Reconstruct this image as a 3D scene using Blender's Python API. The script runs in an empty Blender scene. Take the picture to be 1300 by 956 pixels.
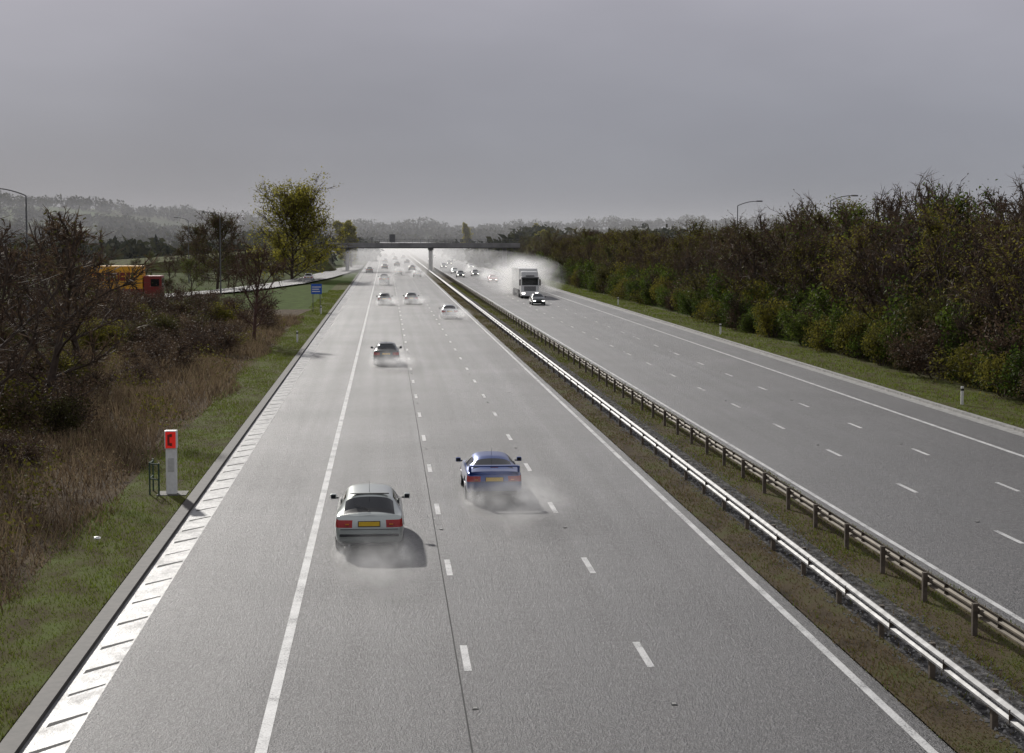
import bpy, bmesh, math, random
import numpy as np
from mathutils import Vector, Matrix
R=math.radians
scene=bpy.context.scene
col=scene.collection
rng=np.random.default_rng(7); random.seed(7)

# ---------------------------------------------------------------- materials
def new_mat(name):
    m=bpy.data.materials.new(name); m.use_nodes=True
    nt=m.node_tree; b=nt.nodes["Principled BSDF"]
    return m,nt,b
def N(nt,t,**k):
    n=nt.nodes.new(t)
    for a,v in k.items(): setattr(n,a,v)
    return n
def ramp(nt,fac,stops):
    r=N(nt,'ShaderNodeValToRGB'); e=r.color_ramp.elements
    while len(e)<len(stops): e.new(0.5)
    for i,(p,c) in enumerate(stops):
        e[i].position=p; e[i].color=(c[0],c[1],c[2],1) if hasattr(c,'__len__') else (c,c,c,1)
    nt.links.new(fac,r.inputs[0]); return r.outputs[0]
def noise(nt,scale,detail=3,mapscale=None,rough=.55,coord='Object'):
    tc=N(nt,'ShaderNodeTexCoord'); n=N(nt,'ShaderNodeTexNoise')
    n.inputs['Scale'].default_value=scale; n.inputs['Detail'].default_value=detail; n.inputs['Roughness'].default_value=rough
    if mapscale:
        mp=N(nt,'ShaderNodeMapping'); mp.inputs['Scale'].default_value=mapscale
        nt.links.new(tc.outputs[coord],mp.inputs[0]); nt.links.new(mp.outputs[0],n.inputs['Vector'])
    else: nt.links.new(tc.outputs[coord],n.inputs['Vector'])
    return n.outputs['Fac']
def mth(nt,op,a,b):
    n=N(nt,'ShaderNodeMath',operation=op)
    for i,x in enumerate((a,b)):
        if isinstance(x,(int,float)): n.inputs[i].default_value=x
        else: nt.links.new(x,n.inputs[i])
    return n.outputs[0]
def mixc(nt,f,a,b,mode='MIX'):
    n=N(nt,'ShaderNodeMix',data_type='RGBA',blend_type=mode)
    if isinstance(f,(int,float)): n.inputs[0].default_value=f
    else: nt.links.new(f,n.inputs[0])
    for i,x in ((6,a),(7,b)):
        if isinstance(x,tuple): n.inputs[i].default_value=(*x[:3],1)
        else: nt.links.new(x,n.inputs[i])
    return n.outputs[2]
def bump(nt,b,h,strength,dist):
    n=N(nt,'ShaderNodeBump'); n.inputs['Strength'].default_value=strength; n.inputs['Distance'].default_value=dist
    nt.links.new(h,n.inputs['Height']); nt.links.new(n.outputs[0],b.inputs['Normal'])
def simple(name,c,rough=.5,metal=0,var=.15,scale=8,emis=None,coat=0):
    m,nt,b=new_mat(name)
    f=noise(nt,scale,4)
    lo=tuple(x*(1-var) for x in c); hi=tuple(min(1,x*(1+var)) for x in c)
    nt.links.new(ramp(nt,f,[(.3,lo),(.7,hi)]),b.inputs['Base Color'])
    b.inputs['Roughness'].default_value=rough; b.inputs['Metallic'].default_value=metal
    b.inputs['Coat Weight'].default_value=coat
    if emis:
        b.inputs['Emission Color'].default_value=(*emis[0],1); b.inputs['Emission Strength'].default_value=emis[1]
    return m
def asphalt(name,base=.05,rlo=.5,rhi=.66,spec=.5):
    m,nt,b=new_mat(name)
    g=noise(nt,22,2,rough=.8); gm=noise(nt,9,5,(1,.55,1),rough=.85); g2=noise(nt,2.2,5,rough=.65)
    tr=noise(nt,1.1,4,(1.0,.012,1)); big=noise(nt,.12,4)
    gs=mth(nt,'ADD',mth(nt,'MULTIPLY',g,.5),mth(nt,'MULTIPLY',gm,.5))
    c=ramp(nt,gs,[(.42,base*.2),(.5,base*.9),(.57,base*3.8)])
    c2=ramp(nt,tr,[(.3,(.7,.69,.73)),(.7,(1.2,1.16,1.19))])
    nt.links.new(mixc(nt,1.0,c,c2,'MULTIPLY'),b.inputs['Base Color'])
    s=mth(nt,'ADD',mth(nt,'MULTIPLY',tr,.5),mth(nt,'MULTIPLY',big,.3))
    s=mth(nt,'ADD',s,mth(nt,'MULTIPLY',g2,.2))
    s=mth(nt,'ADD',s,mth(nt,'MULTIPLY',mth(nt,'SUBTRACT',gs,.5),1.2))
    nt.links.new(ramp(nt,s,[(.36,rlo),(.64,rhi)]),b.inputs['Roughness'])
    b.inputs['Specular IOR Level'].default_value=spec
    bump(nt,b,gs,1.0,.08)
    return m
M={}
M['asphalt']=asphalt('wet_asphalt',.042,.37,.62,.5)
M['asphalt_r']=asphalt('wet_asphalt_right',.045,.40,.64,.5)
M['slip']=asphalt('wet_slip',.05,.52,.7,.4)
def paintline():
    m,nt,b=new_mat('white_road_paint')
    f=noise(nt,24,4,rough=.7); f2=noise(nt,1.3,4)
    s=mth(nt,'ADD',mth(nt,'MULTIPLY',f,.6),mth(nt,'MULTIPLY',f2,.4))
    nt.links.new(ramp(nt,s,[(.38,(.12,.12,.12)),(.47,(.45,.45,.44)),(.65,(.68,.68,.66))]),b.inputs['Base Color'])
    b.inputs['Roughness'].default_value=.6; b.inputs['Specular IOR Level'].default_value=.4; bump(nt,b,f,.4,.01); return m
M['line']=paintline()
def gutter():
    m,nt,b=new_mat('wet_concrete_channel')
    f=noise(nt,1.6,6,(1.2,.7,1),rough=.7); f3=noise(nt,.35,4,(1,.5,1))
    s=mth(nt,'ADD',mth(nt,'MULTIPLY',f3,.35),mth(nt,'MULTIPLY',f,.65))
    nt.links.new(ramp(nt,s,[(.36,(.06,.06,.06)),(.46,(.17,.17,.168)),(.6,(.33,.325,.315))]),b.inputs['Base Color'])
    nt.links.new(ramp(nt,s,[(.38,.58),(.58,.4)]),b.inputs['Roughness'])
    b.inputs['Specular IOR Level'].default_value=.65
    bump(nt,b,noise(nt,18,4,rough=.7),.6,.02)
    return m
M['gutter']=gutter()
M['kerb']=simple('dark_kerb',(.045,.04,.035),.75,var=.4,scale=5)
M['kerb_l']=simple('light_kerb',(.27,.265,.25),.6,var=.35,scale=3)
def ground_mat():
    m,nt,b=new_mat('field_ground')
    f2=noise(nt,.8,5)
    tc=N(nt,'ShaderNodeTexCoord'); v=N(nt,'ShaderNodeTexVoronoi'); v.inputs['Scale'].default_value=.006
    nt.links.new(tc.outputs['Object'],v.inputs['Vector'])
    sep=N(nt,'ShaderNodeSeparateColor'); nt.links.new(v.outputs['Color'],sep.inputs[0])
    c=ramp(nt,sep.outputs[0],[(.0,(.035,.05,.015)),(.4,(.06,.09,.022)),(.6,(.065,.05,.03)),(1,(.05,.08,.02))])
    d=ramp(nt,f2,[(.3,(.6,.55,.5)),(.7,(1.2,1.2,1.1))])
    nt.links.new(mixc(nt,1.,c,d,'MULTIPLY'),b.inputs['Base Color'])
    b.inputs['Roughness'].default_value=1; b.inputs['Specular IOR Level'].default_value=.04
    bump(nt,b,f2,.6,.15); return m
M['ground']=ground_mat()
def soil(name,a,b_,c_,sc=1.2):
    m,nt,b=new_mat(name)
    f=noise(nt,sc,6,(1,.5,1)); g=noise(nt,22,3,rough=.7)
    s=mth(nt,'ADD',mth(nt,'MULTIPLY',f,.65),mth(nt,'MULTIPLY',g,.35))
    nt.links.new(ramp(nt,s,[(.38,a),(.5,b_),(.62,c_)]),b.inputs['Base Color'])
    b.inputs['Roughness'].default_value=.95; b.inputs['Specular IOR Level'].default_value=.08
    bump(nt,b,g,.9,.03); return m
M['verge']=soil('verge_soil',(.05,.035,.018),(.07,.07,.02),(.085,.11,.025))
M['median']=soil('median_soil',(.035,.027,.018),(.085,.065,.04),(.07,.08,.025),.9)
M['gravel']=soil('dark_gravel',(.015,.015,.016),(.05,.048,.045),(.16,.155,.15),6)
M['litterfloor']=soil('brush_floor',(.035,.024,.014),(.07,.048,.028),(.10,.075,.042))
def veg(name,stops,tr=.3,rough=.7,nscale=.25):
    m,nt,b=new_mat(name)
    g=N(nt,'ShaderNodeNewGeometry')
    f=noise(nt,nscale,3)
    s=mth(nt,'ADD',mth(nt,'MULTIPLY',g.outputs['Random Per Island'],.5),mth(nt,'MULTIPLY',f,.5))
    oi=N(nt,'ShaderNodeObjectInfo')
    s=mth(nt,'ADD',s,mth(nt,'MULTIPLY',mth(nt,'SUBTRACT',oi.outputs['Random'],.5),.3))
    c=ramp(nt,s,stops)
    nt.links.new(c,b.inputs['Base Color']); b.inputs['Roughness'].default_value=rough
    b.inputs['Specular IOR Level'].default_value=.12
    t=N(nt,'ShaderNodeBsdfTranslucent'); nt.links.new(c,t.inputs[0])
    mx=N(nt,'ShaderNodeMixShader'); mx.inputs[0].default_value=tr
    nt.links.new(b.outputs[0],mx.inputs[1]); nt.links.new(t.outputs[0],mx.inputs[2])
    nt.links.new(mx.outputs[0],nt.nodes['Material Output'].inputs['Surface']); return m
M['grass']=veg('grass_blades',[(.2,(.12,.09,.04)),(.42,(.10,.12,.022)),(.75,(.15,.19,.03))],.4)
M['mgrass']=veg('median_grass',[(.3,(.14,.10,.055)),(.5,(.10,.09,.03)),(.7,(.10,.14,.025))],.35)
M['brush']=veg('dead_brush',[(.25,(.08,.055,.035)),(.45,(.165,.12,.075)),(.62,(.25,.19,.12)),(.8,(.09,.095,.03))],.35)
M['bark']=simple('bark',(.06,.042,.03),.9,var=.4,scale=3)
M['barkr']=simple('reddish_bark',(.08,.04,.03),.9,var=.3,scale=3)
M['l_dark']=veg('dull_leaves',[(.25,(.04,.032,.014)),(.5,(.065,.068,.02)),(.8,(.10,.09,.028))],.35)
M['l_green']=veg('shrub_leaves',[(.25,(.03,.05,.010)),(.5,(.07,.105,.016)),(.8,(.13,.16,.03))],.4)
M['l_olive']=veg('olive_leaves',[(.25,(.06,.06,.012)),(.5,(.12,.115,.02)),(.8,(.18,.16,.03))],.45)
M['l_yel']=veg('spring_leaves',[(.25,(.15,.14,.025)),(.5,(.28,.26,.045)),(.8,(.40,.35,.06))],.6)
M['l_brown']=veg('twig_mass',[(.25,(.045,.028,.019)),(.5,(.095,.062,.042)),(.8,(.135,.095,.058))],.2)
M['far']=veg('distant_trees',[(.3,(.018,.022,.012)),(.5,(.03,.036,.015)),(.75,(.06,.062,.02))],.15,1.0,nscale=.02)
M['galv']=simple('galvanised_steel',(.25,.25,.25),.6,.45,var=.35,scale=3)
M['rusty']=simple('weathered_steel',(.17,.145,.11),.65,.2,var=.35,scale=2)
M['post']=simple('barrier_post',(.10,.08,.06),.75,.1,var=.3)
M['lamp']=simple('lamp_steel',(.13,.13,.135),.6,.3)
M['white']=simple('white_panel',(.72,.72,.70),.4,var=.08)
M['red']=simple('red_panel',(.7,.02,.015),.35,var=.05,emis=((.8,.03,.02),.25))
M['dkred']=simple('dark_red',(.2,.02,.015),.4)
M['blue']=simple('blue_sign',(.02,.10,.45),.4)
M['yellow']=simple('yellow_board',(.75,.36,.02),.45,var=.1,scale=1)
M['green_rail']=simple('green_rail',(.03,.06,.04),.5)
M['conc']=simple('bridge_concrete',(.20,.195,.19),.85,var=.25,scale=.4)
M['concd']=simple('bridge_dark',(.08,.08,.085),.85,var=.25,scale=.4)
M['glass']=simple('tinted_glass',(.012,.014,.016),.08,var=.1)
M['black']=simple('black_plastic',(.02,.02,.02),.5)
M['seam']=simple('joint_seal',(.02,.02,.02),.85)
M['tyre']=simple('tyre_rubber',(.02,.02,.02),.8)
M['rim']=simple('alloy_rim',(.4,.4,.42),.3,.8)
M['tail']=simple('tail_lamp',(.33,.012,.01),.2,var=.1)
M['plate']=simple('rear_plate',(.7,.45,.03),.4,var=.05)
M['head']=simple('headlamp',(.8,.8,.78),.15,var=.05,emis=((1,.97,.9),.6))
M['headon']=simple('headlamp_lit',(.9,.9,.88),.15,var=.05,emis=((1,.97,.9),6.))
M['amber']=simple('amber_lens',(.6,.2,.02),.3)
def carpaint(name,c,metal=.5,rough=.3):
    return simple(name,c,rough,metal,var=.04,scale=2,coat=.6)
P=dict(silver=carpaint('paint_silver',(.42,.45,.42)),blue=carpaint('paint_blue',(.02,.055,.22)),dark=carpaint('paint_dark',(.015,.022,.02)),
 white=carpaint('paint_white',(.6,.6,.6),0),red=carpaint('paint_red',(.3,.02,.02),.1),grey=carpaint('paint_grey',(.07,.075,.08)))

# ---------------------------------------------------------------- mesh helpers
class Buf:
    def __init__(s): s.v=[]; s.f=[]; s.m=[]
    def quad(s,pts,m=0):
        i=len(s.v); s.v+= [tuple(p) for p in pts]; s.f.append(tuple(range(i,i+len(pts)))); s.m.append(m)
    def box(s,x0,x1,y0,y1,z0,z1,m=0,ch=0.0):
        if ch<=0:
            i=len(s.v)
            s.v+=[(x0,y0,z0),(x1,y0,z0),(x1,y1,z0),(x0,y1,z0),(x0,y0,z1),(x1,y0,z1),(x1,y1,z1),(x0,y1,z1)]
            for f in ((0,3,2,1),(4,5,6,7),(0,1,5,4),(1,2,6,5),(2,3,7,6),(3,0,4,7)):
                s.f.append(tuple(i+a for a in f)); s.m.append(m)
        else:
            bm=bmesh.new(); bmesh.ops.create_cube(bm,size=1)
            for v in bm.verts:
                v.co=Vector(((x0+x1)/2+v.co.x*(x1-x0),(y0+y1)/2+v.co.y*(y1-y0),(z0+z1)/2+v.co.z*(z1-z0)))
            bmesh.ops.bevel(bm,geom=bm.edges[:],offset=ch,segments=2,affect='EDGES',profile=.6)
            i=len(s.v); bm.verts.index_update(); s.v+=[tuple(v.co) for v in bm.verts]
            for f in bm.faces: s.f.append(tuple(i+v.index for v in f.verts)); s.m.append(m)
            bm.free()
    def tube(s,p0,p1,r0,r1,n=6,m=0,cap=False):
        p0=Vector(p0);p1=Vector(p1); d=(p1-p0)
        if d.length<1e-6: return
        d.normalize(); a=d.orthogonal().normalized(); b=d.cross(a); i=len(s.v)
        for k in range(n):
            t=2*math.pi*k/n; o=a*math.cos(t)+b*math.sin(t)
            s.v.append(tuple(p0+o*r0)); s.v.append(tuple(p1+o*r1))
        for k in range(n):
            k2=(k+1)%n; s.f.append((i+2*k,i+2*k2,i+2*k2+1,i+2*k+1)); s.m.append(m)
        if cap:
            s.f.append(tuple(i+2*k for k in reversed(range(n)))); s.m.append(m)
            s.f.append(tuple(i+2*k+1 for k in range(n))); s.m.append(m)
    def add_mesh(s,me,off=0):
        i=len(s.v); s.v+=[tuple(v.co) for v in me.vertices]
        for p in me.polygons: s.f.append(tuple(i+a for a in p.vertices)); s.m.append(p.material_index+off)
    def mesh(s,name,mats,smooth=False):
        me=bpy.data.meshes.new(name); me.from_pydata(s.v,[],s.f); 
        for m in mats: me.materials.append(m)
        me.polygons.foreach_set('material_index',s.m)
        if smooth: me.polygons.foreach_set('use_smooth',[True]*len(s.f))
        me.update(); return me
    def obj(s,name,mats,smooth=False,loc=(0,0,0)):
        o=bpy.data.objects.new(name,s.mesh(name,mats,smooth)); o.location=loc; col.objects.link(o); return o
def inst(me,name,loc,sc=(1,1,1),rz=0):
    o=bpy.data.objects.new(name,me); o.location=loc; o.scale=sc if hasattr(sc,'__len__') else (sc,)*3
    o.rotation_euler=(0,0,rz); col.objects.link(o); return o
def strip(name,x0,x1,y0,y1,z,mat,dy=40):
    b=Buf(); n=max(1,int((y1-y0)/dy))
    for k in range(n):
        a=y0+(y1-y0)*k/n; c=y0+(y1-y0)*(k+1)/n
        b.quad([(x0,a,z),(x1,a,z),(x1,c,z),(x0,c,z)])
    return b.obj(name,[mat])

# ---------------------------------------------------------------- terrain
def ss(a,b,x): t=np.clip((x-a)/(b-a),0,1); return t*t*(3-2*t)
XL,XR=-6.43,27.95
ROAD_END=1080
def hgt(x,y):
    out=(x<=XL-.04)|(x>=XR+.04)|(y>ROAD_END+20)
    h=np.where(out,.07,-.08)
    h=h+ss(550,1500,y)*34*ss(30,330,-x)
    h=h+ss(1120,1650,y)*15*(1-ss(30,330,-x))
    h=h+np.where(out,ss(14,40,np.abs(x-10.7)-17)*.25*np.sin(x*.13+y*.05),0)
    h=h+ss(600,1500,y)*3*np.sin(x*.011+1.3)*np.cos(y*.006)*(np.abs(x-10)>40)
    return h
xs=np.array([-3000,-2200,-1500,-1000]+list(range(-800,-200,40))+list(range(-200,-60,20))+list(range(-60,-10,5))+[-8,XL-.05,XL,-3,2,7,11,16,22,XR,XR+.05,31]+list(range(35,80,5))+list(range(80,200,20))+list(range(200,800,60))+[900,1400,2200,3000],float)
ys=np.array([-600,-300]+list(range(-100,200,10))+list(range(200,1080,40))+[1090,1101]+list(range(1130,1800,40))+[2000,2400,3000,3600],float)
XX,YY=np.meshgrid(xs,ys); ZZ=hgt(XX,YY)
V=np.stack([XX.ravel(),YY.ravel(),ZZ.ravel()],1).tolist(); nx=len(xs)
F=[(j*nx+i,j*nx+i+1,(j+1)*nx+i+1,(j+1)*nx+i) for j in range(len(ys)-1) for i in range(nx-1)]
me=bpy.data.meshes.new('ground'); me.from_pydata(V,[],F); me.materials.append(M['ground'])
g=bpy.data.objects.new('ground',me); col.objects.link(g)

# ---------------------------------------------------------------- roads
strip('road_northbound',-6.08,9.35,-100,ROAD_END,0,M['asphalt'])
strip('road_southbound',13.6,27.6,-100,ROAD_END,0,M['asphalt_r'])
strip('drainage_channel',-6.08,-5.32,-100,ROAD_END,.004,M['gutter'],40)
b=Buf(); yy=8.; rr=random.Random(3)
while yy<230:
    w=rr.uniform(.1,.3)
    b.quad([(-5.92,yy,.0075),(-5.36,yy+.75,.0075),(-5.36,yy+.75+w*.6,.0075),(-5.92,yy+w,.0075)]); yy+=1.85+rr.uniform(-.3,.3)
b.obj('channel_joints',[M['seam']])
strip('drainage_channel',27.05,27.6,-100,ROAD_END,.004,M['kerb_l'],400)
strip('central_reservation',9.35,13.6,-100,ROAD_END,.03,M['median'],200)
strip('gravel_strip',10.45,11.7,-100,ROAD_END,.034,M['gravel'],200)
strip('grass_verge',-8.8,XL-.06,-100,300,.074,M['verge'],200)
strip('brush_floor',-26,-8.8,-100,190,.075,M['litterfloor'],200)
strip('grass_verge',XR+.06,32.5,-100,430,.074,M['verge'],200)
b=Buf(); b.box(XL,-6.08,-100,400,-.1,.11); b.obj('kerb',[M['kerb']])
b=Buf(); b.box(27.6,27.6+.2,-100,ROAD_END,-.1,.11); b.box(27.8,XR,-100,ROAD_END,-.1,.08); b.obj('kerb',[M['kerb_l']])
lb=Buf()
def ln(x,w,y0,y1,z=.006):
    n=max(1,int((y1-y0)/60))
    for k in range(n):
        a=y0+(y1-y0)*k/n; c=y0+(y1-y0)*(k+1)/n
        lb.quad([(x-w/2,a,z),(x+w/2,a,z),(x+w/2,c,z),(x-w/2,c,z)])
ln(-2.1,.2,-100,ROAD_END); ln(8.97,.17,-100,ROAD_END); ln(14.05,.15,-100,ROAD_END); ln(24.65,.2,-100,ROAD_END)
for k in range(-8,115):
    y=31.2+9*k
    ln(1.57,.15,y,y+2); ln(5.2,.15,y,y+2); ln(17.6,.15,y+3,y+5); ln(21.1,.15,y+3,y+5)
lb.obj('lane_markings',[M['line']])
b=Buf()
for k in range(-4,60):
    y=31.2+18*k-2.6
    for x in (1.57,5.2,17.6,21.1):
        b.box(x-.06,x+.06,y-.02,y+.14,0,.012,0); b.box(x-.035,x+.035,y+.02,y+.1,.012,.022,1)
b.obj('road_studs',[M['black'],M['kerb_l']])
sb=Buf()
for y0 in range(-100,1000,100):
    sb.quad([(1.37,y0,.0045),(1.40,y0,.0045),(1.40,y0+100,.0045),(1.37,y0+100,.0045)])
sb.obj('asphalt_joint',[M['seam']])
path=[(-7.6,475),(-9.4,430),(-11.5,380),(-14,330),(-17.5,290),(-24,250),(-34,220),(-52,195),(-90,175),(-160,165)]
b=Buf(); pts=[]
for i,(x,y) in enumerate(path):
    p=Vector((x,y)); a=Vector(path[max(0,i-1)]); c=Vector(path[min(len(path)-1,i+1)]); d=(c-a).normalized(); n=Vector((-d.y,d.x)); w=1.2 if i==0 else 3.2
    pts.append((p-n*w,p+n*w))
for i in range(len(pts)-1):
    b.quad([(*pts[i][0],.35),(*pts[i][1],.35),(*pts[i+1][1],.35),(*pts[i+1][0],.35)])
b.obj('slip_road',[M['slip']])

# ---------------------------------------------------------------- barriers
def barrier(name,x,face,mat,postmat,y0=-80,y1=1000):
    prof=[(.0,.40),(.0,.43),(.08,.46),(.08,.50),(.0,.55),(.0,.59),(.08,.63),(.08,.67),(.0,.71),(.0,.73)]
    b=Buf()
    n=27
    for k in range(n):
        a=y0+(y1-y0)*k/n; c=y0+(y1-y0)*(k+1)/n
        for i in range(len(prof)-1):
            (u0,z0),(u1,z1)=prof[i],prof[i+1]
            b.quad([(x+face*u0,a,z0),(x+face*u0,c,z0),(x+face*u1,c,z1),(x+face*u1,a,z1)],0)
    y=y0+1.1
    while y<y1 and y<420:
        px=x-face*.03
        b.box(min(px,px-face*.11),max(px,px-face*.11),y-.05,y+.05,0,.72,1)
        b.box(min(px-face*.02,px+face*.03),max(px-face*.02,px+face*.03),y-.07,y+.07,.5,.62,1)
        y+=3.2
    y=y0
    while y<200:
        b.box(x-.09,x+.004,y,y+.02,.45,.68,1) if face<0 else b.box(x-.004,x+.09,y,y+.02,.45,.68,1)
        y+=3.2
    return b.obj(name,[mat,postmat])
barrier('crash_barrier',10.35,-1,M['galv'],M['post'])
barrier('crash_barrier',12.55,1,M['rusty'],M['post'])

# ---------------------------------------------------------------- grass & brush (real blades)
def blades(name,X,Y,Z,H,W,lean,mat,rg):
    n=len(X); a=rg.uniform(0,2*np.pi,n); dx=np.cos(a)*W/2; dy=np.sin(a)*W/2
    l=rg.uniform(0,2*np.pi,n); L=H*lean*rg.uniform(.2,1,n)
    p0=np.stack([X-dx,Y-dy,Z],1); p1=np.stack([X+dx,Y+dy,Z],1)
    p2=np.stack([X+np.cos(l)*L,Y+np.sin(l)*L,Z+H],1)
    V=np.stack([p0,p1,p2],1).reshape(-1,3)
    me=bpy.data.meshes.new(name); me.from_pydata(V.tolist(),[],np.arange(3*n).reshape(-1,3).tolist()); me.materials.append(mat)
    o=bpy.data.objects.new(name,me); col.objects.link(o); return o
def lf(x,y,s=1.0):
    return .5+.25*np.sin(x*1.3*s+y*.37*s+1)+.25*np.sin(x*.53*s-y*.81*s+2.2)*np.cos(y*.23*s)
def scatter(n,x0,x1,y0,y1,p=1.6):
    X=rng.uniform(x0,x1,n); Y=y0+(y1-y0)*rng.uniform(0,1,n)**p; return X,Y
X,Y=scatter(60000,-9.8,-6.46,18,260,2.0); k=(X>-8.6-1.1*lf(0,Y,.5)) ; X,Y=X[k],Y[k]
blades('verge_grass',X,Y,np.full(len(X),.06),(.04+.10*lf(X,Y))*rng.uniform(.6,1.3,len(X)),.018+Y*.0003,.9,M['grass'],rng)
X,Y=scatter(26000,27.98,31.8,40,420,1.5)
blades('verge_grass',X,Y,np.full(len(X),.06),(.06+.12*lf(X,Y))*rng.uniform(.6,1.3,len(X)),.03+Y*.0004,.9,M['grass'],rng)
X,Y=scatter(100000,9.3,13.7,18,300,2.2)
k=((X<10.4)&(rng.uniform(0,1,len(X))<lf(X*2,Y*.7)+.15))|((X>10.4)&(X<11.7)&(rng.uniform(0,1,len(X))<.10))|((X>=11.7)&(rng.uniform(0,1,len(X))<.5+.6*lf(X,Y)))
X,Y=X[k],Y[k]; gr=X>11.5
blades('median_grass',X[gr],Y[gr],np.full(gr.sum(),.03),(.03+.08*lf(X[gr],Y[gr]))*rng.uniform(.6,1.3,gr.sum()),.02+Y[gr]*.0003,.9,M['grass'],rng)
gr=~gr
blades('median_grass',X[gr],Y[gr],np.full(gr.sum(),.03),(.03+.07*lf(X[gr],Y[gr]))*rng.uniform(.6,1.3,gr.sum()),.02+Y[gr]*.0003,.9,M['mgrass'],rng)
X,Y=scatter(5000,10.2,12.0,20,130,1.8); q=Buf()
for x,y in zip(X,Y):
    s=random.uniform(.012,.04); z=.034
    i=len(q.v); q.v+=[(x-s,y-s*.6,z),(x+s,y-s*.7,z),(x+s*.2,y+s,z),(x+random.uniform(-.3,.3)*s,y,z+s*1.2)]
    for f in ((0,1,3),(1,2,3),(2,0,3)): q.f.append(tuple(i+a for a in f)); q.m.append(0)
q.obj('loose_stones',[M['kerb_l']])
X,Y=scatter(95000,-24,-7.7,16,170,1.5)
edge=-8.0-1.4*lf(3,Y,.45)
k=(X<edge)&(rng.uniform(0,1,len(X))<.4+.8*lf(X,Y,.8)); X,Y=X[k],Y[k]
Hh=(.25+.8*lf(X,Y,.6))*rng.uniform(.5,1.25,len(X))*np.clip((edge[k]-X)*.6+.3,.25,1.1)
blades('dead_brush',X,Y,np.full(len(X),.05),Hh,.025+Y*.0003,.8,M['brush'],rng)
def leafquads(C,size,rg):
    n=len(C); a=rg.normal(size=(n,3)); a/=np.linalg.norm(a,axis=1)[:,None]
    b=rg.normal(size=(n,3)); b-=a*(a*b).sum(1)[:,None]; b/=np.linalg.norm(b,axis=1)[:,None]
    s=(size*rg.uniform(.5,1.3,n))[:,None]
    V=np.stack([C-a*s*.6,C-b*s*.3,C+a*s*.6,C+b*s*.3],1).reshape(-1,3)
    return V
def leafobj(name,C,size,mat,rg):
    V=leafquads(C,size,rg); me=bpy.data.meshes.new(name)
    me.from_pydata(V.tolist(),[],np.arange(len(V)).reshape(-1,4).tolist()); me.materials.append(mat)
    o=bpy.data.objects.new(name,me); col.objects.link(o); return o
X,Y=scatter(45000,-24,-9.4,16,170,1.5); q=lf(X*1.1,Y*.9,.7); k=q>.62; X,Y,q=X[k],Y[k],q[k]
C=np.stack([X,Y,rng.uniform(0,1,len(X))*(q-.5)*3+.1],1)
leafobj('bramble_patch',C,.12,M['l_olive'],rng)
X,Y=scatter(50000,-24,-8.6,16,170,1.5); k=rng.uniform(0,1,len(X))<lf(X,Y,.8); X,Y=X[k],Y[k]
C=np.stack([X,Y,(.25+.8*lf(X,Y,.6))*rng.uniform(.4,1.1,len(X))*np.clip((-8.3-X)*.6+.2,.2,1.1)],1)
leafobj('seed_heads',C,.08,M['brush'],rng)

# ---------------------------------------------------------------- trees
def make_tree(name,seed,H,base,spread,nl,twigs,leaves,lsize,bark,leafm,up=.5,tw=.03,shape='round',jit=.05):
    rg=random.Random(seed); b=Buf(); L=[]
    def rv(s=1): return Vector((rg.gauss(0,s),rg.gauss(0,s),rg.gauss(0,s)))
    def poly(p,d,length,r0,r1,n,sides,wob):
        out=[p.copy()]; 
        for i in range(n):
            d=(d+rv(wob)+Vector((0,0,.06))).normalized(); q=p+d*length/n
            b.tube(p,q,r0+(r1-r0)*i/n,r0+(r1-r0)*(i+1)/n,sides); p=q; out.append(p.copy())
        return out,d
    tr,_=poly(Vector((0,0,-.2)),Vector((0,0,1)),H*.82,H*.02,H*.004,7,7,.06)
    for i in range(nl):
        f=base+(1-base)*((i+rg.random())/nl)
        t=f*7; k=min(6,int(t)); p=tr[k].lerp(tr[k+1],t-k)
        az=i*2.4+rg.uniform(-.4,.4)
        g=(f-base)/(1-base)
        prof=math.sin(math.pi*min(1,.22+.72*g))**.7 if shape=='round' else (1-.65*g)
        ll=spread*prof*rg.uniform(.75,1.15)
        el=up+.7*g
        d=Vector((math.cos(az)*math.cos(el),math.sin(az)*math.cos(el),math.sin(el)))
        lp,_=poly(p,d,ll,H*.009*(1-.5*g),H*.0025,4,5,.14)
        for j in range(6):
            t2=rg.uniform(.8,3.99); k2=int(t2); q=lp[k2].lerp(lp[k2+1],t2-k2)
            d2=((lp[k2+1]-lp[k2]).normalized()+rv(.55)+Vector((0,0,.2))).normalized()
            sp,_=poly(q,d2,ll*rg.uniform(.25,.5),H*.0035,H*.0015,2,4,.2)
            for m in range(4):
                t3=rg.uniform(.3,1.99); k3=int(t3); q3=sp[k3].lerp(sp[k3+1],t3-k3)
                d3=((sp[k3+1]-sp[k3]).normalized()+rv(.6)+Vector((0,0,.15))).normalized()
                l3=ll*rg.uniform(.15,.3); e=q3+d3*l3
                b.tube(q3,e,H*.0018,H*.001,3)
                for w in range(twigs):
                    s=q3.lerp(e,rg.random()); dd=(d3+rv(.7)).normalized()*l3*rg.uniform(.4,.9)
                    o=dd.cross(rv()).normalized()*tw
                    i0=len(b.v); b.v+=[tuple(s-o),tuple(s+o),tuple(s+dd)]; b.f.append((i0,i0+1,i0+2)); b.m.append(1)
                    L.append(s+dd)
    if leaves:
        rn=np.random.default_rng(seed); Lp=np.array([tuple(x) for x in L]); idx=rn.integers(0,len(Lp),leaves)
        C=Lp[idx]+rn.normal(0,spread*jit,(leaves,3)); Vq=leafquads(C,lsize,rn)
        i0=len(b.v); b.v+=Vq.tolist()
        for k in range(leaves): b.f.append((i0+4*k,i0+4*k+1,i0+4*k+2,i0+4*k+3)); b.m.append(2)
    return b.mesh(name,[bark,M['l_brown'],leafm])
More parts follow.
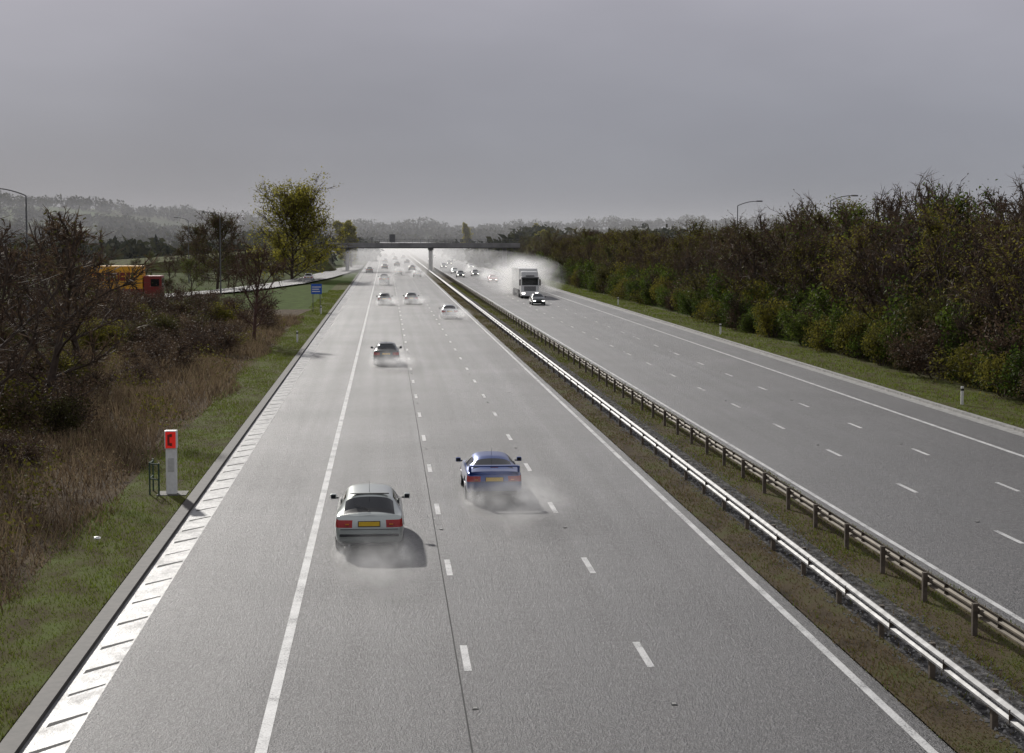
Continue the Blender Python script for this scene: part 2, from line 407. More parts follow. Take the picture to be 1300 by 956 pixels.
bare=[make_tree('bare_tree',10+i,10,.18,3.6,13,6,[700,1800,300,2600,2600][i],.16,M['bark'],[M['l_dark'],M['l_dark'],M['l_dark'],M['l_olive'],M['l_green']][i]) for i in range(5)]
thin=[make_tree('thin_bare_tree',25+i,10,.2,3.9,13,5,120,.1,M['bark'],M['l_dark'],.5,.018) for i in range(2)]
redt=make_tree('red_twig_tree',31,7.5,.22,3.4,14,8,300,.08,M['barkr'],M['l_dark'],.55,.02)
bigl=make_tree('spring_tree',41,16.5,.04,9.6,34,6,17000,.38,M['bark'],M['l_yel'],.4,.05,'round',.04)
roundt=make_tree('round_tree',43,12.5,.12,5.4,22,7,2500,.25,M['bark'],M['l_dark'],.35,.045)
poplar=make_tree('poplar_tree',45,14,.08,3.0,20,5,9000,.45,M['bark'],M['l_yel'],.9,.06)
def make_shrub(name,seed,mat,n,size,dens=0):
    rn=np.random.default_rng(seed); b=Buf(); rg=random.Random(seed)
    lobes=[(Vector((rg.uniform(-1,1)*1.1,rg.uniform(-1,1)*1.1,rg.uniform(.5,1.7))),rg.uniform(.45,.95)) for _ in range(9)]
    for c,r in lobes:
        b.tube((c.x*.15,c.y*.15,-.1),c,.035,.01,4)
        for _ in range(22):
            d=Vector((rg.gauss(0,1),rg.gauss(0,1),rg.gauss(.5,1))).normalized()*r*rg.uniform(.8,1.35)
            b.tube(c*.8,c+d,.012,.004,3)
    per=n//len(lobes)
    for c,r in lobes:
        d=rn.normal(size=(per,3)); d/=np.linalg.norm(d,axis=1)[:,None]
        rad=r*(rn.uniform(0,1,per)**.45)*(1+.25*np.sin(d[:,0]*5+seed)*np.cos(d[:,1]*6))
        C=np.array(c)+d*rad[:,None]; C=C[C[:,2]>.02]
        V=leafquads(C,size,rn); i0=len(b.v); b.v+=V.tolist()
        for k in range(len(C)): b.f.append((i0+4*k,i0+4*k+1,i0+4*k+2,i0+4*k+3)); b.m.append(1)
    return b.mesh(name,[M['bark'],mat])
shg=[make_shrub('green_shrub',60,M['l_green'],3600,.11),make_shrub('green_shrub',61,M['l_olive'],3600,.11),make_shrub('green_shrub',62,M['l_green'],3000,.12)]
shb=[make_shrub('brown_shrub',70+i,M['l_brown'],2600,.09) for i in range(2)]
shd=[make_shrub('dull_shrub',80,M['l_dark'],3200,.11)]
ru=random.Random(5)
nm=lambda m:{'g':'green_shrub','b':'brown_shrub','d':'dull_shrub'}[m.name[0]]
def htree(y): return 1.32-.40*min(1,max(0,(y-90)/140))
y=34
while y<430:
    for row,xx in enumerate((36.4,40.5,46,53)):
        x=xx+ru.uniform(-1.4,1.4); yy=y+ru.uniform(-1.6,1.6)
        s=htree(yy)*ru.uniform(.74,1.08)*(1 if row else .82)
        if yy>330: s*=1.05
        ch=bare[:3]+thin+([bare[3],bare[4]] if row<2 else [])+([bare[3]]*3 if yy>200 else [])
        inst(ru.choice(ch),'woodland_tree',(x,yy,0),(s*ru.uniform(.95,1.25),s*ru.uniform(.95,1.25),s),ru.uniform(0,6.3))
    y+=3.8 if y<150 else 5.2
y=30
while y<430:
    x=32.9+ru.uniform(-.6,.8); s=ru.uniform(.8,1.5)
    m=ru.choice(shg*4+shb+shd)
    inst(m,nm(m),(x,y,0),(s,s,s*ru.uniform(.8,1.3)),ru.uniform(0,6.3))
    s=ru.uniform(1.3,2.2); m=ru.choice(shg*3+shb+shd)
    inst(m,nm(m),(x+2.4+ru.uniform(-.5,.5),y+1,0),(s,s,s*ru.uniform(.9,1.2)),ru.uniform(0,6.3))
    y+=2.3 if y<160 else 3.6
for i,(x,y,s) in enumerate(((-15.5,75,1.02),(-14.6,60,.93),(-17.8,95,1.02),(-21,84,.98),(-20,68,.9),(-22,110,.9),(-26,100,1.0),(-13.8,48,.75),(-19,52,.85),(-28,125,.85),(-24,140,.6),(-33,150,.75))):
    inst(thin[i%2] if i%3 else bare[2],'bare_tree',(x,y,0),(s*1.15,s*1.15,s),ru.uniform(0,6.3))
inst(redt,'red_twig_tree',(-10.4,128,0),(1.2,1.2,1.05),.4)
inst(bigl,'spring_tree',(-18.5,322,0),1,0)
inst(roundt,'round_tree',(-27,262,0),1,0)
inst(roundt,'round_tree',(-38,330,0),.9,2)
inst(poplar,'poplar_tree',(-9.5,450,0),(1.2,1.2,1.05),1)
inst(poplar,'poplar_tree',(-13,520,0),(1.4,1.4,1.1),2)
inst(poplar,'poplar_tree',(33,660,0),(1,1,1.15),3)
inst(poplar,'poplar_tree',(57,620,0),(1.2,1.2,1.1),4)
inst(poplar,'poplar_tree',(44,470,0),(1.1,1.1,.85),5)
for k in range(95):
    y=ru.uniform(60,190); x=-11.5-ru.uniform(0,1)**1.3*24
    if x>-13.5 and y<110: continue
    s=ru.uniform(.7,1.25)*(1+max(0,-x-14)*.03)
    m=ru.choice(shb*4+shd+shg[1:2])
    inst(m,nm(m),(x,y,0),(s*1.2,s*1.2,s),ru.uniform(0,6.3))
for k in range(26):
    y=ru.uniform(36,70); x=ru.uniform(-20,-12.2); s=ru.uniform(.6,1.0)
    m=ru.choice(shb+shd+shb)
    inst(m,nm(m),(x,y,0),(s*1.2,s*1.2,s),ru.uniform(0,6.3))
for k in range(75):
    y=ru.uniform(190,420); x=-19-ru.uniform(0,60); s=ru.uniform(.9,1.5)
    if abs(x+17.5+ (y<290)*(290-y)*.25)<7: x-=12
    m=ru.choice(bare+shd+shb+shg)
    f=.55 if m in bare else s
    inst(m,'hedgerow_tree',(x,y,0),f*ru.uniform(.8,1.1),ru.uniform(0,6.3))
Cs=[]
def belt(x0,y0,x1,y1,n,h0,h1,q=120):
    n=int(n*1.8)
    for k in range(n):
        t=(k+ru.random())/n; x=x0+(x1-x0)*t+ru.uniform(-5,5); y=y0+(y1-y0)*t+ru.uniform(-12,12)
        h=ru.uniform(h0,h1)*(.75+.45*abs(math.sin(x*.037+y*.01))); r=h*ru.uniform(.45,.7); z=float(hgt(np.array([x]),np.array([y]))[0])
        d=rng.normal(size=(q,3)); d/=np.linalg.norm(d,axis=1)[:,None]
        rr=rng.uniform(0,1,q)**.5*(1+.2*np.sin(d[:,0]*5+k)*np.cos(d[:,2]*5))
        Cs.append(np.stack([x+d[:,0]*rr*r,y+d[:,1]*rr*r,z+h*.45+d[:,2]*rr*h*.5],1))
belt(38,440,70,700,70,8,12); belt(60,700,260,640,60,9,13)
belt(-20,480,-60,640,30,7,11); belt(-30,420,-220,460,45,5,8)
belt(-60,640,-330,620,55,5,9)
belt(-80,820,-420,800,50,6,10); belt(-60,1000,-480,960,60,6,10); belt(-40,1200,-560,1200,70,7,11); belt(-60,1420,-640,1420,90,8,13)
belt(-200,1150,350,1150,90,8,13); belt(-120,1350,500,1350,100,8,13); belt(-200,1560,700,1560,140,8,13)
belt(31,430,33,1050,60,4,7,60); belt(-10,560,-12,1050,40,5,8,60)
belt(70,480,330,470,50,8,11)
C=np.concatenate(Cs); leafobj('distant_treeline',C,2.4,M['far'],rng)

# ---------------------------------------------------------------- bridge
b=Buf()
b.box(-14,33,398,407,5.75,6.75,1); b.box(-14,33,397.6,398,5.95,7.05,0); b.box(-14,33,407,407.4,5.95,7.05,0)
for x in np.arange(-13.5,33,2.0): b.box(x-.04,x+.04,397.75,397.83,7.05,7.95,2)
b.box(-14,33,397.74,397.84,7.95,8.03,2); b.box(-14,33,397.76,397.82,7.5,7.56,2)
for y in (399.5,402.5,405.5): b.tube((11.1,y,0),(11.1,y,5.75),.45,.45,12,0)
b.box(10.5,11.7,398.8,406.2,5.3,5.745,0)
for sx in (-1,1):
    xa=-9.5 if sx<0 else 29.5
    for y in (399.5,402.5,405.5): b.tube((xa,y,0),(xa,y,5.75),.4,.4,12,0)
b.box(.9,2.3,397.5,397.58,7.2,9.2,2); b.box(1.3,1.4,397.59,397.7,6.2,9.0,2)
o=b.obj('motorway_bridge',[M['conc'],M['concd'],M['lamp']])
for sx,xa,xb,xc in ((-1,-12,-17,-80),(1,31,36,100)):
    b=Buf()
    for (x0,z0),(x1,z1) in (((xa,.0),(xb,6.2)),((xb,6.2),(xc,5.6 if sx>0 else 2.))):
        b.quad([(x0,396,z0),(x1,396,z1),(x1,409,z1),(x0,409,z0)])
    b.quad([(xa,396,0),(xb,396,6.2),(xb,386,0)]); b.quad([(xb,396,6.2),(xc,396,5.6 if sx>0 else 2.),(xc,384,0),(xb,386,0)])
    b.obj('bridge_embankment',[M['verge']])

# ---------------------------------------------------------------- street furniture
def lamp(x,y,h,arm,ang=0):
    b=Buf(); b.tube((0,0,0),(0,0,1.6),.13,.13,10); b.tube((0,0,1.6),(0,0,h-.5),.1,.055,10)
    s=1 if arm>0 else -1; pr=(0,0,h-.5)
    for t in np.linspace(.15,1,6):
        q=(arm*.82*(t**1.1),0,h-.5+.55*math.sin(t*math.pi/2)); b.tube(pr,q,.05,.045,7); pr=q
    b.box(min(pr[0],pr[0]+s*.75),max(pr[0],pr[0]+s*.75),-.14,.14,pr[2]-.07,pr[2]+.09,0,.04)
    o=b.obj('street_lamp',[M['lamp']],loc=(x,y,0)); o.rotation_euler=(0,0,ang)
lamp(-26,120,12,-2.9); lamp(42.6,194,12.8,2.8); lamp(48.8,175,13,2.8); lamp(-33,500,12,-2.5); lamp(-23.5,233,12,-2.2); lamp(-36,300,12,-2.2)
b=Buf()
b.box(-.17,.17,-.14,.14,0,1.5,0,.02); b.box(-.2,.2,-.17,.17,1.5,2.1,0,.03)
b.box(-.165,.165,-.18,-.168,1.53,2.07,1)
b.box(-.10,-.03,-.19,-.181,1.62,1.98,2); b.box(-.031,.05,-.19,-.181,1.60,1.70,2); b.box(-.031,.05,-.19,-.181,1.90,2.0,2)
b.box(-.1,.1,-.15,-.139,.75,1.2,3,.003)
b.box(-.45,.5,-.4,.5,-.05,.02,4)
b.obj('emergency_phone',[M['white'],M['red'],M['dkred'],simple('phone_door',(.5,.5,.48),.4),simple('pad_concrete',(.10,.095,.085),.8,var=.4,scale=4)],loc=(-7.05,53.4,.08))
b=Buf()
for zz in (.55,1.05):
    b.tube((-.15,0,zz),(.18,-.25,zz),.025,.025,6); b.tube((-.15,0,zz),(-.15,.8,zz),.025,.025,6)
b.tube((-.15,0,0),(-.15,0,1.1),.03,.03,6,cap=True); b.tube((.18,-.25,.0),(.18,-.25,1.1),.03,.03,6,cap=True); b.tube((-.15,.8,0),(-.15,.8,1.1),.03,.03,6,cap=True)
b.obj('hand_rail',[M['green_rail']],loc=(-7.6,53.3,.05))
b=Buf(); b.box(-.6,.6,-.02,.02,2.1,3.25,0,.008); b.box(-.5,.5,-.03,-.021,2.85,2.95,1); b.box(-.5,.3,-.03,-.021,2.6,2.7,1); b.box(-.5,.4,-.03,-.021,2.35,2.45,1)
b.tube((-.4,.05,0),(-.4,.05,3.2),.04,.04,8,2); b.tube((.4,.05,0),(.4,.05,3.2),.04,.04,8,2)
b.obj('blue_road_sign',[M['blue'],M['white'],M['lamp']],loc=(-7.8,183,0))
def marker(x,y):
    b=Buf(); b.box(-.07,.07,-.04,.04,0,.95,0,.01); b.box(-.075,.075,-.045,.045,.72,.84,1); b.obj('marker_post',[M['white'],M['black']],loc=(x,y,.06))
for x,y in ((28.9,79),(28.9,138),(28.9,200),(-7.1,178),(-7.1,130)): marker(x,y)
bm=bmesh.new(); bmesh.ops.create_icosphere(bm,subdivisions=2,radius=.1)
for v in bm.verts: v.co=v.co*random.uniform(.5,1.3); v.co.z*=.5
lm=bpy.data.meshes.new('litter'); bm.to_mesh(lm); bm.free(); lm.materials.append(M['white']); inst(lm,'plastic_litter',(-8.0,45,.2),1,.5)
b=Buf()
b.box(-37,-29.6,200,202.5,1.2,4.9,0,.05)
cx=-36.4
for w,g in ((.45,1),(.55,0),(.5,1),(.3,2),(.55,1),(.3,2),(.5,0),(.6,1),(.45,0),(.5,1)):
    b.box(cx,cx+w,199.97,199.995,3.1,4.1,1); 
    if g==0: b.box(cx+.14,cx+w-.14,199.96,199.969,3.35,3.85,0)
    if g==1: b.box(cx+.15,cx+w,199.96,199.969,3.55,3.7,0)
    cx+=w+.14
b.box(-37,-29.6,199.96,199.99,1.4,2.1,1)
b.box(-29.5,-27.3,200,202.5,.9,3.7,2,.15); b.box(-27.35,-27.27,200.2,202.3,2.3,3.4,3); b.box(-28.6,-27.6,199.98,199.995,2.4,3.3,3)
for xx in (-36,-34.8,-30.5,-28.2): b.tube((xx,199.95,.5),(xx,202.55,.5),.5,.5,16,4,True)
b.obj('yellow_lorry',[M['yellow'],M['dkred'],M['dkred'],M['glass'],M['tyre']],loc=(0,0,.1))
for x,y,s in ((-27.5,192,1.3),(-30,190,1.1),(-33,191,1.2),(-36.5,190,1.3),(-25.5,196,1.5)): inst(shb[0],'brown_shrub',(x,y,0),(s,s,s),x)

# ---------------------------------------------------------------- cars
def loft_body(S,rearY,frontY,glassrows):
    bm=bmesh.new()
    def rows(s):
        y,w,zb,zm,bt,zr,wr,k=s
        if k=='c': up=[(.925*w,bt+.03),(wr+.03,zr-.085),(wr*.72,zr-.012),(0,zr+.01)]
        else: up=[(.92*w,bt+.03),(.84*w,max(bt+.045,zr-.015)),(.5*w,zr),(0,zr+.008)]
        return [(0,zb),(.9*w,zb),(.99*w,.40),(w,zm),(.965*w,bt)]+up
    n=9
    r0=rows(S[0]); 
    def capcols(r,yarr,sgn):
        return [[(x*f,yarr[i]+sgn*dy,z) for i,(x,z) in enumerate(r)] for f,dy in ((0,-.055),(.58,-.04),(.9,-.012))]
    seq=capcols(r0,rearY,1)
    seq.append([(x,rearY[i],z) for i,(x,z) in enumerate(r0)])
    for s in S[1:-1]: seq.append([(x,s[0],z) for x,z in rows(s)])
    rf=rows(S[-1])
    seq.append([(x,frontY[i],z) for i,(x,z) in enumerate(rf)])
    for c in reversed(capcols(rf,frontY,-1)): seq.append(c)
    for side in (1,-1):
        R_=[[bm.verts.new((side*x,y,z)) for x,y,z in c] for c in seq]
        for a in range(len(R_)-1):
            for j in range(n-1):
                q=[R_[a][j],R_[a+1][j],R_[a+1][j+1],R_[a][j+1]]
                if side<0: q.reverse()
                try: f=bm.faces.new(q)
                except ValueError: continue
                f.material_index=glassrows(a,j,len(R_)); f.smooth=True
    bmesh.ops.remove_doubles(bm,verts=bm.verts,dist=.0008)
    bmesh.ops.dissolve_degenerate(bm,edges=bm.edges,dist=.0005)
    bmesh.ops.recalc_face_normals(bm,faces=bm.faces)
    me=bpy.data.meshes.new('body'); bm.to_mesh(me); bm.free(); return me
CARM=['paint','glass','black','tail','plate','rim','tyre','head','amber']
def build_car(kind,lit=False):
    if kind=='hatch':
        ax=(.92,3.62); wr_=.31
        S=[(0,.80,.25,.71,.90,.985,.6,'d'),(.16,.855,.22,.71,.93,1.01,.6,'d'),(.26,.862,.2,.71,.935,1.03,.62,'c'),(.34,.866,.2,.70,.935,1.075,.615,'c'),
           (.92,.875,.2,.68,.94,1.385,.56,'c'),(1.02,.875,.2,.66,.94,1.41,.56,'c'),(1.55,.878,.2,.66,.935,1.43,.575,'c'),(2.15,.878,.2,.66,.925,1.435,.58,'c'),(2.23,.878,.2,.66,.925,1.435,.58,'c'),
           (2.62,.876,.2,.66,.92,1.41,.575,'c'),(2.72,.876,.2,.66,.92,1.38,.57,'c'),(3.32,.87,.2,.64,.91,1.03,.66,'c'),(3.42,.87,.2,.64,.90,.985,.66,'d'),(4.0,.85,.2,.6,.80,.88,.6,'d'),(4.34,.81,.22,.56,.68,.74,.6,'d'),(4.46,.74,.24,.54,.62,.67,.5,'d')]
    else:
        ax=(.9,3.5); wr_=.32
        S=[(0,.80,.25,.66,.84,.93,.6,'d'),(.15,.86,.2,.66,.87,.955,.6,'d'),(.40,.868,.19,.64,.88,.96,.6,'d'),(.55,.87,.19,.62,.885,.985,.6,'c'),
           (1.30,.875,.18,.62,.89,1.245,.50,'c'),(1.40,.875,.18,.62,.89,1.265,.50,'c'),(1.65,.878,.18,.62,.885,1.285,.52,'c'),(2.1,.878,.18,.62,.88,1.29,.53,'c'),(2.17,.878,.18,.62,.88,1.29,.53,'c'),
           (2.45,.876,.18,.62,.87,1.27,.53,'c'),(2.55,.876,.18,.62,.87,1.245,.52,'c'),(3.15,.87,.18,.6,.85,.95,.62,'c'),(3.25,.87,.18,.6,.84,.90,.62,'d'),(3.9,.85,.18,.56,.72,.79,.6,'d'),(4.25,.80,.2,.5,.6,.66,.6,'d'),(4.38,.72,.22,.46,.54,.59,.5,'d')]
    rearY=[.10,.07,.0,.0,.07,.12,.13,.13,.13]
    Lf=S[-1][0]; frontY=[Lf-.06,Lf-.02,Lf+.03,Lf+.02,Lf-.02,Lf-.05,Lf-.08,Lf-.08,Lf-.08]
    def gm(a,j,n):
        if a==6 and j in (6,7): return 1
        if kind=='hatch' and a==5 and j in (6,7): return 2
        if a==13 and j in (6,7): return 1
        if j==5 and a in (8,9,11): return 1
        if j==5 and a==7 and kind!='hatch': return 1
        if j==5 and a==10: return 2
        if a in (1,2,3) and j==3: return 3
        if a>=n-4 and a<n-1 and a!=n-2 and j==3: return 7
        if a==n-2 and j in (2,3): return 2
        if j==0: return 2
        return 0
    me=loft_body(S,rearY,frontY,gm)
    tmp=bpy.data.objects.new('tmp',me); col.objects.link(tmp)
    for i in range(9): me.materials.append(M['black'])
    ms=tmp.modifiers.new('s','SUBSURF'); ms.levels=2; ms.render_levels=2
    cb=Buf()
    for yy in ax: 
        for sx in (-1,1): cb.tube((sx*.55,yy,wr_+.02),(sx*1.1,yy,wr_+.02),wr_+.055,wr_+.055,28,2,True)
    cm=cb.mesh('cut',[M['black']]*3); cut=bpy.data.objects.new('cut',cm); col.objects.link(cut)
    bo=tmp.modifiers.new('b','BOOLEAN'); bo.object=cut; bo.operation='DIFFERENCE'; bo.solver='EXACT'
    dg=bpy.context.evaluated_depsgraph_get(); dg.update()
    ev=bpy.data.meshes.new_from_object(tmp.evaluated_get(dg))
    if len(ev.polygons)<200:
        tmp.modifiers.remove(bo); dg.update(); ev=bpy.data.meshes.new_from_object(tmp.evaluated_get(dg))
    bpy.data.objects.remove(tmp); bpy.data.objects.remove(cut)
    b=Buf(); b.add_mesh(ev); nb=len(b.f)
    smooth=[True]*nb
    for yy in ax:
        for sx in (-1,1):
            xo=sx*.865; xi=sx*.66
            b.tube((xi,yy,wr_),(xo-sx*.02,yy,wr_),wr_,wr_,24,6,True); b.tube((xo-sx*.02,yy,wr_),(xo,yy,wr_),wr_,wr_-.03,24,6)
            b.tube((xo-sx*.03,yy,wr_),(xo+sx*.002,yy,wr_),wr_-.08,wr_-.1,20,5,True)
            b.tube((xo,yy,wr_),(xo+sx*.006,yy,wr_),.05,.05,10,2,True)
    zl=.79 if kind=='hatch' else .73
    b.box(-.26,.26,-.072,-.055,zl-.055,zl+.055,4,.004)
    b.box(-.28,.28,-.064,-.045,zl-.075,zl+.072,2,.006)
    b.box(-.72,.72,-.058,-.02,.645,.657,2) 
    if kind=='hatch':
        b.box(-.74,.74,-.065,.0,.47,.53,2,.015)
    else:
        b.box(-.7,.7,-.07,-.02,.30,.36,2,.01)
    b.box(-.7,.7,-.035,.1,.235,.31,2,.015)
    b.tube((-.5,-.06,.24),(-.5,.15,.24),.03,.03,10,5,True)
    for sx in (-1,1):
        my=3.0 if kind=='hatch' else 2.8; mz=.98 if kind=='hatch' else .93
        b.box(min(sx*.84,sx*.93),max(sx*.84,sx*.93),my-.02,my+.03,mz-.03,mz+.01,2,.008)
        b.box(min(sx*.90,sx*1.06),max(sx*.90,sx*1.06),my-.06,my+.06,mz-.04,mz+.10,0,.03)
        b.box(min(sx*.92,sx*1.04),max(sx*.92,sx*1.04),my-.068,my-.058,mz-.02,mz+.08,1,.003)
        b.box(min(sx*.5,sx*.6),max(sx*.5,sx*.6),-.045,-.01,zl-.03,zl+.0,8,.004)
        b.box(min(sx*.872,sx*.885),max(sx*.872,sx*.885),1.4,3.2,.50,.55,2,.004)
    b.tube((0,1.15 if kind=='hatch' else 1.5,1.40 if kind=='hatch' else 1.26),(0,.85 if kind=='hatch' else 1.2,1.75 if kind=='hatch' else 1.6),.006,.003,5,2)
    if kind=='hatch':
        b.box(-.02,.02,.30,.36,1.04,1.07,2,.004); b.tube((.0,.31,1.085),(-.38,.52,1.205),.01,.006,5,2)
        b.box(-.5,.5,.93,.99,1.385,1.41,2,.005)
    else:
        b.box(-.72,.72,-.02,.20,1.10,1.145,0,.02)
        for sx in (-1,1): b.box(min(sx*.70,sx*.78),max(sx*.70,sx*.78),.0,.26,.93,1.13,0,.025)
        b.box(-.12,.12,.04,.07,1.075,1.1,3,.004)
    smooth+= [False]*(len(b.f)-nb)
    me=b.mesh('car_'+kind,[M['black']]*9); me.polygons.foreach_set('use_smooth',smooth)
    for i,k in enumerate(CARM): me.materials[i]=P['grey'] if k=='paint' else M['headon' if (k=='head' and lit) else k]
    return me
CM={('hatch',0):build_car('hatch'),('coupe',0):build_car('coupe'),('hatch',1):build_car('hatch',True)}
def car(kind,name,paint,x,y,facing=1,sc=(1,1,1),lit=0):
    me=CM[(kind,lit)].copy(); me.materials[0]=P[paint]
    o=bpy.data.objects.new(name,me); o.location=(x,y,.006); o.scale=sc
    if facing<0: o.rotation_euler=(0,0,math.pi)
    col.objects.link(o)
car('hatch','silver_hatchback_car','silver',-.48,43.0,sc=(1.07,1.06,1.07))
car('coupe','blue_coupe_car','blue',3.43,51.2,sc=(1.05,1.05,1.05))
car('hatch','dark_car','dark',.0,107.0)
car('hatch','silver_car','white',6.6,168)
car('hatch','dark_car','dark',-.2,203); car('hatch','dark_car','grey',3.2,205)
car('hatch','grey_van','grey',-.3,288,sc=(1.05,1,1.4)); car('hatch','dark_car','dark',-3.9,385)
car('hatch','dark_car','dark',2.8,363); car('hatch','dark_car','grey',6.7,346); car('hatch','silver_car','silver',6.6,410)
for x,y,p in ((-.3,430,'dark'),(3.2,470,'grey'),(6.8,520,'dark'),(-.3,540,'white'),(3.4,600,'dark'),(6.9,640,'dark'),(-.2,700,'grey'),(3.3,740,'dark')):
    car('hatch','distant_car',p,x,y)
car('hatch','white_car','white',-14.8,311,sc=(1,1,1.1))
car('hatch','dark_car','dark',19.0,205,-1,lit=1)
car('hatch','red_car','red',20.0,306,-1,lit=1)
for x,y,p in ((19.4,355,'dark'),(22.8,438,'white'),(15.9,378,'silver'),(15.7,345,'dark'),(15.8,447,'grey'),(19.4,500,'dark'),(22.8,560,'dark'),(15.8,580,'white'),(19.3,660,'dark')):
    car('hatch','oncoming_car',p,x,y,-1,lit=1)
def lorry(x,y):
    b=Buf()
    b.box(-1.25,1.25,0,2.1,.55,3.0,0,.12)
    b.box(-1.18,1.18,.35,2.1,3.0,3.75,0,.2)
    b.box(-1.12,1.12,-.02,.03,1.85,2.75,1,.02)
    b.box(-1.2,1.2,-.12,.25,2.76,2.95,2,.03)
    b.box(-.8,.8,-.03,.02,1.05,1.7,2,.02)
    for z in (1.15,1.3,1.45,1.6): b.box(-.75,.75,-.045,-.031,z,z+.04,0)
    b.box(-1.27,1.27,-.14,.3,.35,.95,0,.06)
    for s in (-1,1):
        b.box(min(s*.72,s*1.12),max(s*.72,s*1.12),-.16,-.12,.62,.84,3,.01)
        b.box(min(s*1.3,s*1.5),max(s*1.3,s*1.5),.05,.2,1.8,2.65,2,.03); b.box(min(s*1.2,s*1.35),max(s*1.2,s*1.35),.08,.14,2.6,2.66,2)
        b.box(min(s*1.23,s*1.262),max(s*1.23,s*1.262),.4,1.2,1.8,2.6,1)
        for yy in (.95,4.2,5.4,12.2,13.4,14.6): b.tube((s*.85,yy,.5),(s*1.24,yy,.5),.5,.5,18,4,True)
        b.box(min(s*1.1,s*1.2),max(s*1.1,s*1.2),6.2,11.6,.5,1.1,2)
    b.box(-1.28,1.28,2.7,16,1.15,4.1,0,.04)
    b.box(-1.0,1.0,1.5,16,.75,1.14,2)
    b.box(-.6,.6,-.03,.01,3.05,3.2,2)
    b.obj('articulated_lorry',[M['white'],M['glass'],M['black'],M['headon'],M['tyre']],loc=(x,y,.005))
lorry(19.9,223)

# ---------------------------------------------------------------- spray (volumes)
def volmat(name,d,g,soft=False):
    m=bpy.data.materials.new(name); m.use_nodes=True; nt=m.node_tree; nt.nodes.clear()
    o=N(nt,'ShaderNodeOutputMaterial'); v=N(nt,'ShaderNodeVolumeScatter'); v.inputs['Density'].default_value=d; v.inputs['Anisotropy'].default_value=g
    v.inputs['Color'].default_value=(.97,.975,1,1)
    if soft:
        tc=N(nt,'ShaderNodeTexCoord'); vl=N(nt,'ShaderNodeVectorMath',operation='LENGTH'); nt.links.new(tc.outputs['Object'],vl.inputs[0])
        k=mth(nt,'MAXIMUM',mth(nt,'SUBTRACT',1.0,vl.outputs['Value']),0.0)
        oi=N(nt,'ShaderNodeObjectInfo'); va=N(nt,'ShaderNodeVectorMath',operation='ADD'); nt.links.new(tc.outputs['Object'],va.inputs[0])
        nt.links.new(mth(nt,'MULTIPLY',oi.outputs['Random'],37.0),va.inputs[1])
        nn=N(nt,'ShaderNodeTexNoise'); nn.inputs['Scale'].default_value=2.0; nn.inputs['Detail'].default_value=4; nt.links.new(va.outputs[0],nn.inputs['Vector'])
        n=mth(nt,'MAXIMUM',mth(nt,'MULTIPLY',mth(nt,'SUBTRACT',nn.outputs['Fac'],.34),3.0),0.0)
        nt.links.new(mth(nt,'MULTIPLY',mth(nt,'MULTIPLY',mth(nt,'POWER',k,1.6),n),d),v.inputs['Density'])
    nt.links.new(v.outputs[0],o.inputs['Volume']); return m
vm_near=volmat('spray_fine',.62,.55,True); vm_mid=volmat('spray_mid',.36,.5,True); vm_wheel=volmat('spray_wheel',1.9,.55,True)
vm_road=volmat('spray_road',.0034,.5); vm_air=volmat('moist_air',.00042,.0)
bm=bmesh.new(); bmesh.ops.create_icosphere(bm,subdivisions=3,radius=1); sph=bpy.data.meshes.new('spray'); bm.to_mesh(sph); bm.free()
def spray(x,y,rx,ry,rz,mat,z=None):
    me=sph.copy(); me.materials.append(mat); inst(me,'spray_cloud',(x,y,rz*.6 if z is None else z),(rx,ry,rz),0)
for cx,cy,k in ((-.48,43.0,.9),(3.43,51.2,1.25),(0,107.,1.2),(6.6,168,1.3),(-.2,203,1.3),(3.2,205,1.3)):
    spray(cx+.4*k,cy-3.0,1.6*k,4.2,.75*k,vm_near)
    for s in (-.78,.78): spray(cx+s+.1,cy-.6,.45*k,1.7,.42*k,vm_wheel)
spray(19.9,236,4.2,17,3.2,vm_mid); spray(20.9,250,7,28,4.0,vm_mid)
for cx,cy in ((-.3,285),(2.8,360),(6.7,343),(20,322),(19.4,375)):
    spray(cx,cy,2.4,10,1.6,vm_mid)
b=Buf(); b.box(-9,28,330,1070,-.2,5.4); b.obj('road_mist',[vm_road])
b=Buf(); b.box(-1200,1200,340,2100,-6,34); b.obj('moist_air',[vm_air])

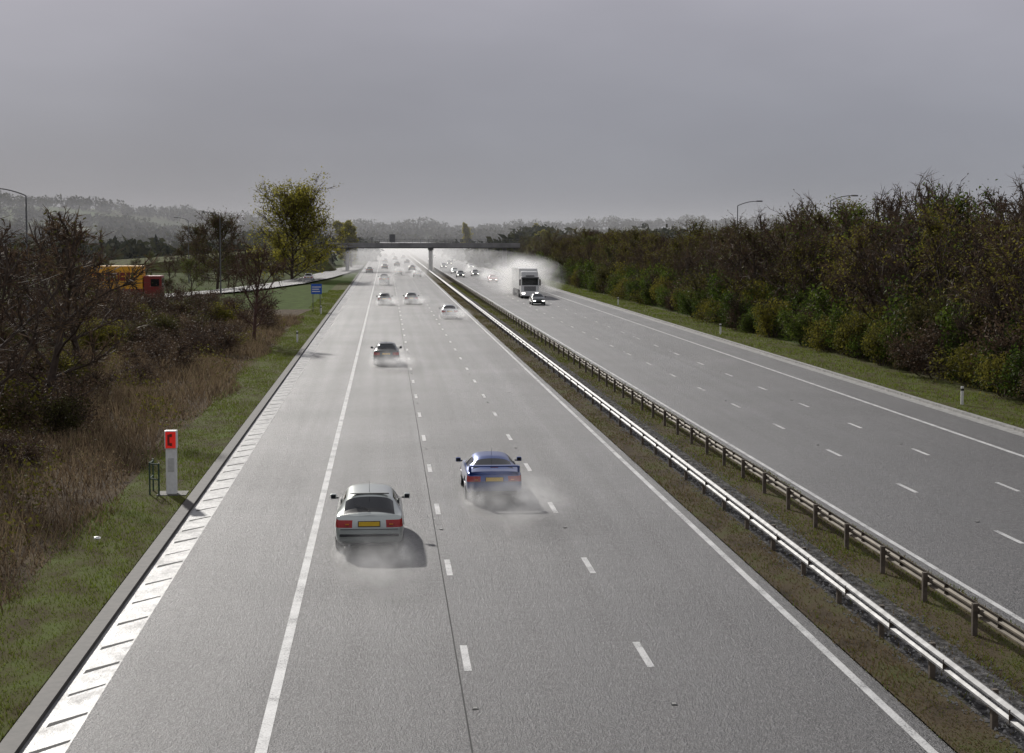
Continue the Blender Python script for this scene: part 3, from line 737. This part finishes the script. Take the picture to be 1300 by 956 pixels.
# ---------------------------------------------------------------- sky & sun
EL,AZ=R(28),R(-19)
w=bpy.data.worlds.new('World'); scene.world=w; w.use_nodes=True; nt=w.node_tree; nt.nodes.clear()
out=N(nt,'ShaderNodeOutputWorld'); sky=N(nt,'ShaderNodeTexSky',sky_type='NISHITA'); sky.sun_disc=False; sky.sun_elevation=EL; sky.sun_rotation=AZ
bg=N(nt,'ShaderNodeBackground'); bg.inputs[1].default_value=.06; nt.links.new(sky.outputs[0],bg.inputs[0])
tc=N(nt,'ShaderNodeTexCoord'); sp=N(nt,'ShaderNodeSeparateXYZ'); nt.links.new(tc.outputs['Generated'],sp.inputs[0])
c=ramp(nt,sp.outputs[2],[(0,(.215,.233,.272)),(.03,(.235,.248,.29)),(.14,(.375,.37,.42)),(.5,(.5,.5,.54))])
mp=N(nt,'ShaderNodeMapping'); mp.inputs['Scale'].default_value=(1,1,2.6); nt.links.new(tc.outputs['Generated'],mp.inputs[0])
nz=N(nt,'ShaderNodeTexNoise'); nz.inputs['Scale'].default_value=2.6; nz.inputs['Detail'].default_value=5; nt.links.new(mp.outputs[0],nz.inputs['Vector'])
cl=ramp(nt,nz.outputs['Fac'],[(.3,(.86,.86,.87)),(.7,(1.12,1.12,1.12))])
bg2=N(nt,'ShaderNodeBackground'); nt.links.new(mixc(nt,1.,c,cl,'MULTIPLY'),bg2.inputs[0]); bg2.inputs[1].default_value=1
mx=N(nt,'ShaderNodeMixShader'); mx.inputs[0].default_value=.95
nt.links.new(bg.outputs[0],mx.inputs[1]); nt.links.new(bg2.outputs[0],mx.inputs[2]); nt.links.new(mx.outputs[0],out.inputs[0])
sd=bpy.data.lights.new('sun','SUN'); sd.energy=3.7; sd.angle=R(2); sd.color=(1,.96,.9)
so=bpy.data.objects.new('sun',sd); col.objects.link(so)
sv=Vector((math.sin(AZ)*math.cos(EL),math.cos(AZ)*math.cos(EL),math.sin(EL))); so.rotation_euler=sv.to_track_quat('Z','Y').to_euler()

cd=bpy.data.cameras.new('camera'); cam=bpy.data.objects.new('camera',cd); col.objects.link(cam)
cd.sensor_width=36; cd.lens=56.8; cd.shift_y=-45/1300; cd.clip_end=6000; cd.clip_start=.5
cam.location=(0,0,8.5); cam.rotation_euler=(R(90-3.68),0,R(-4.46)); scene.camera=cam
scene.view_settings.view_transform='Standard'; scene.view_settings.look='None'; scene.view_settings.exposure=0
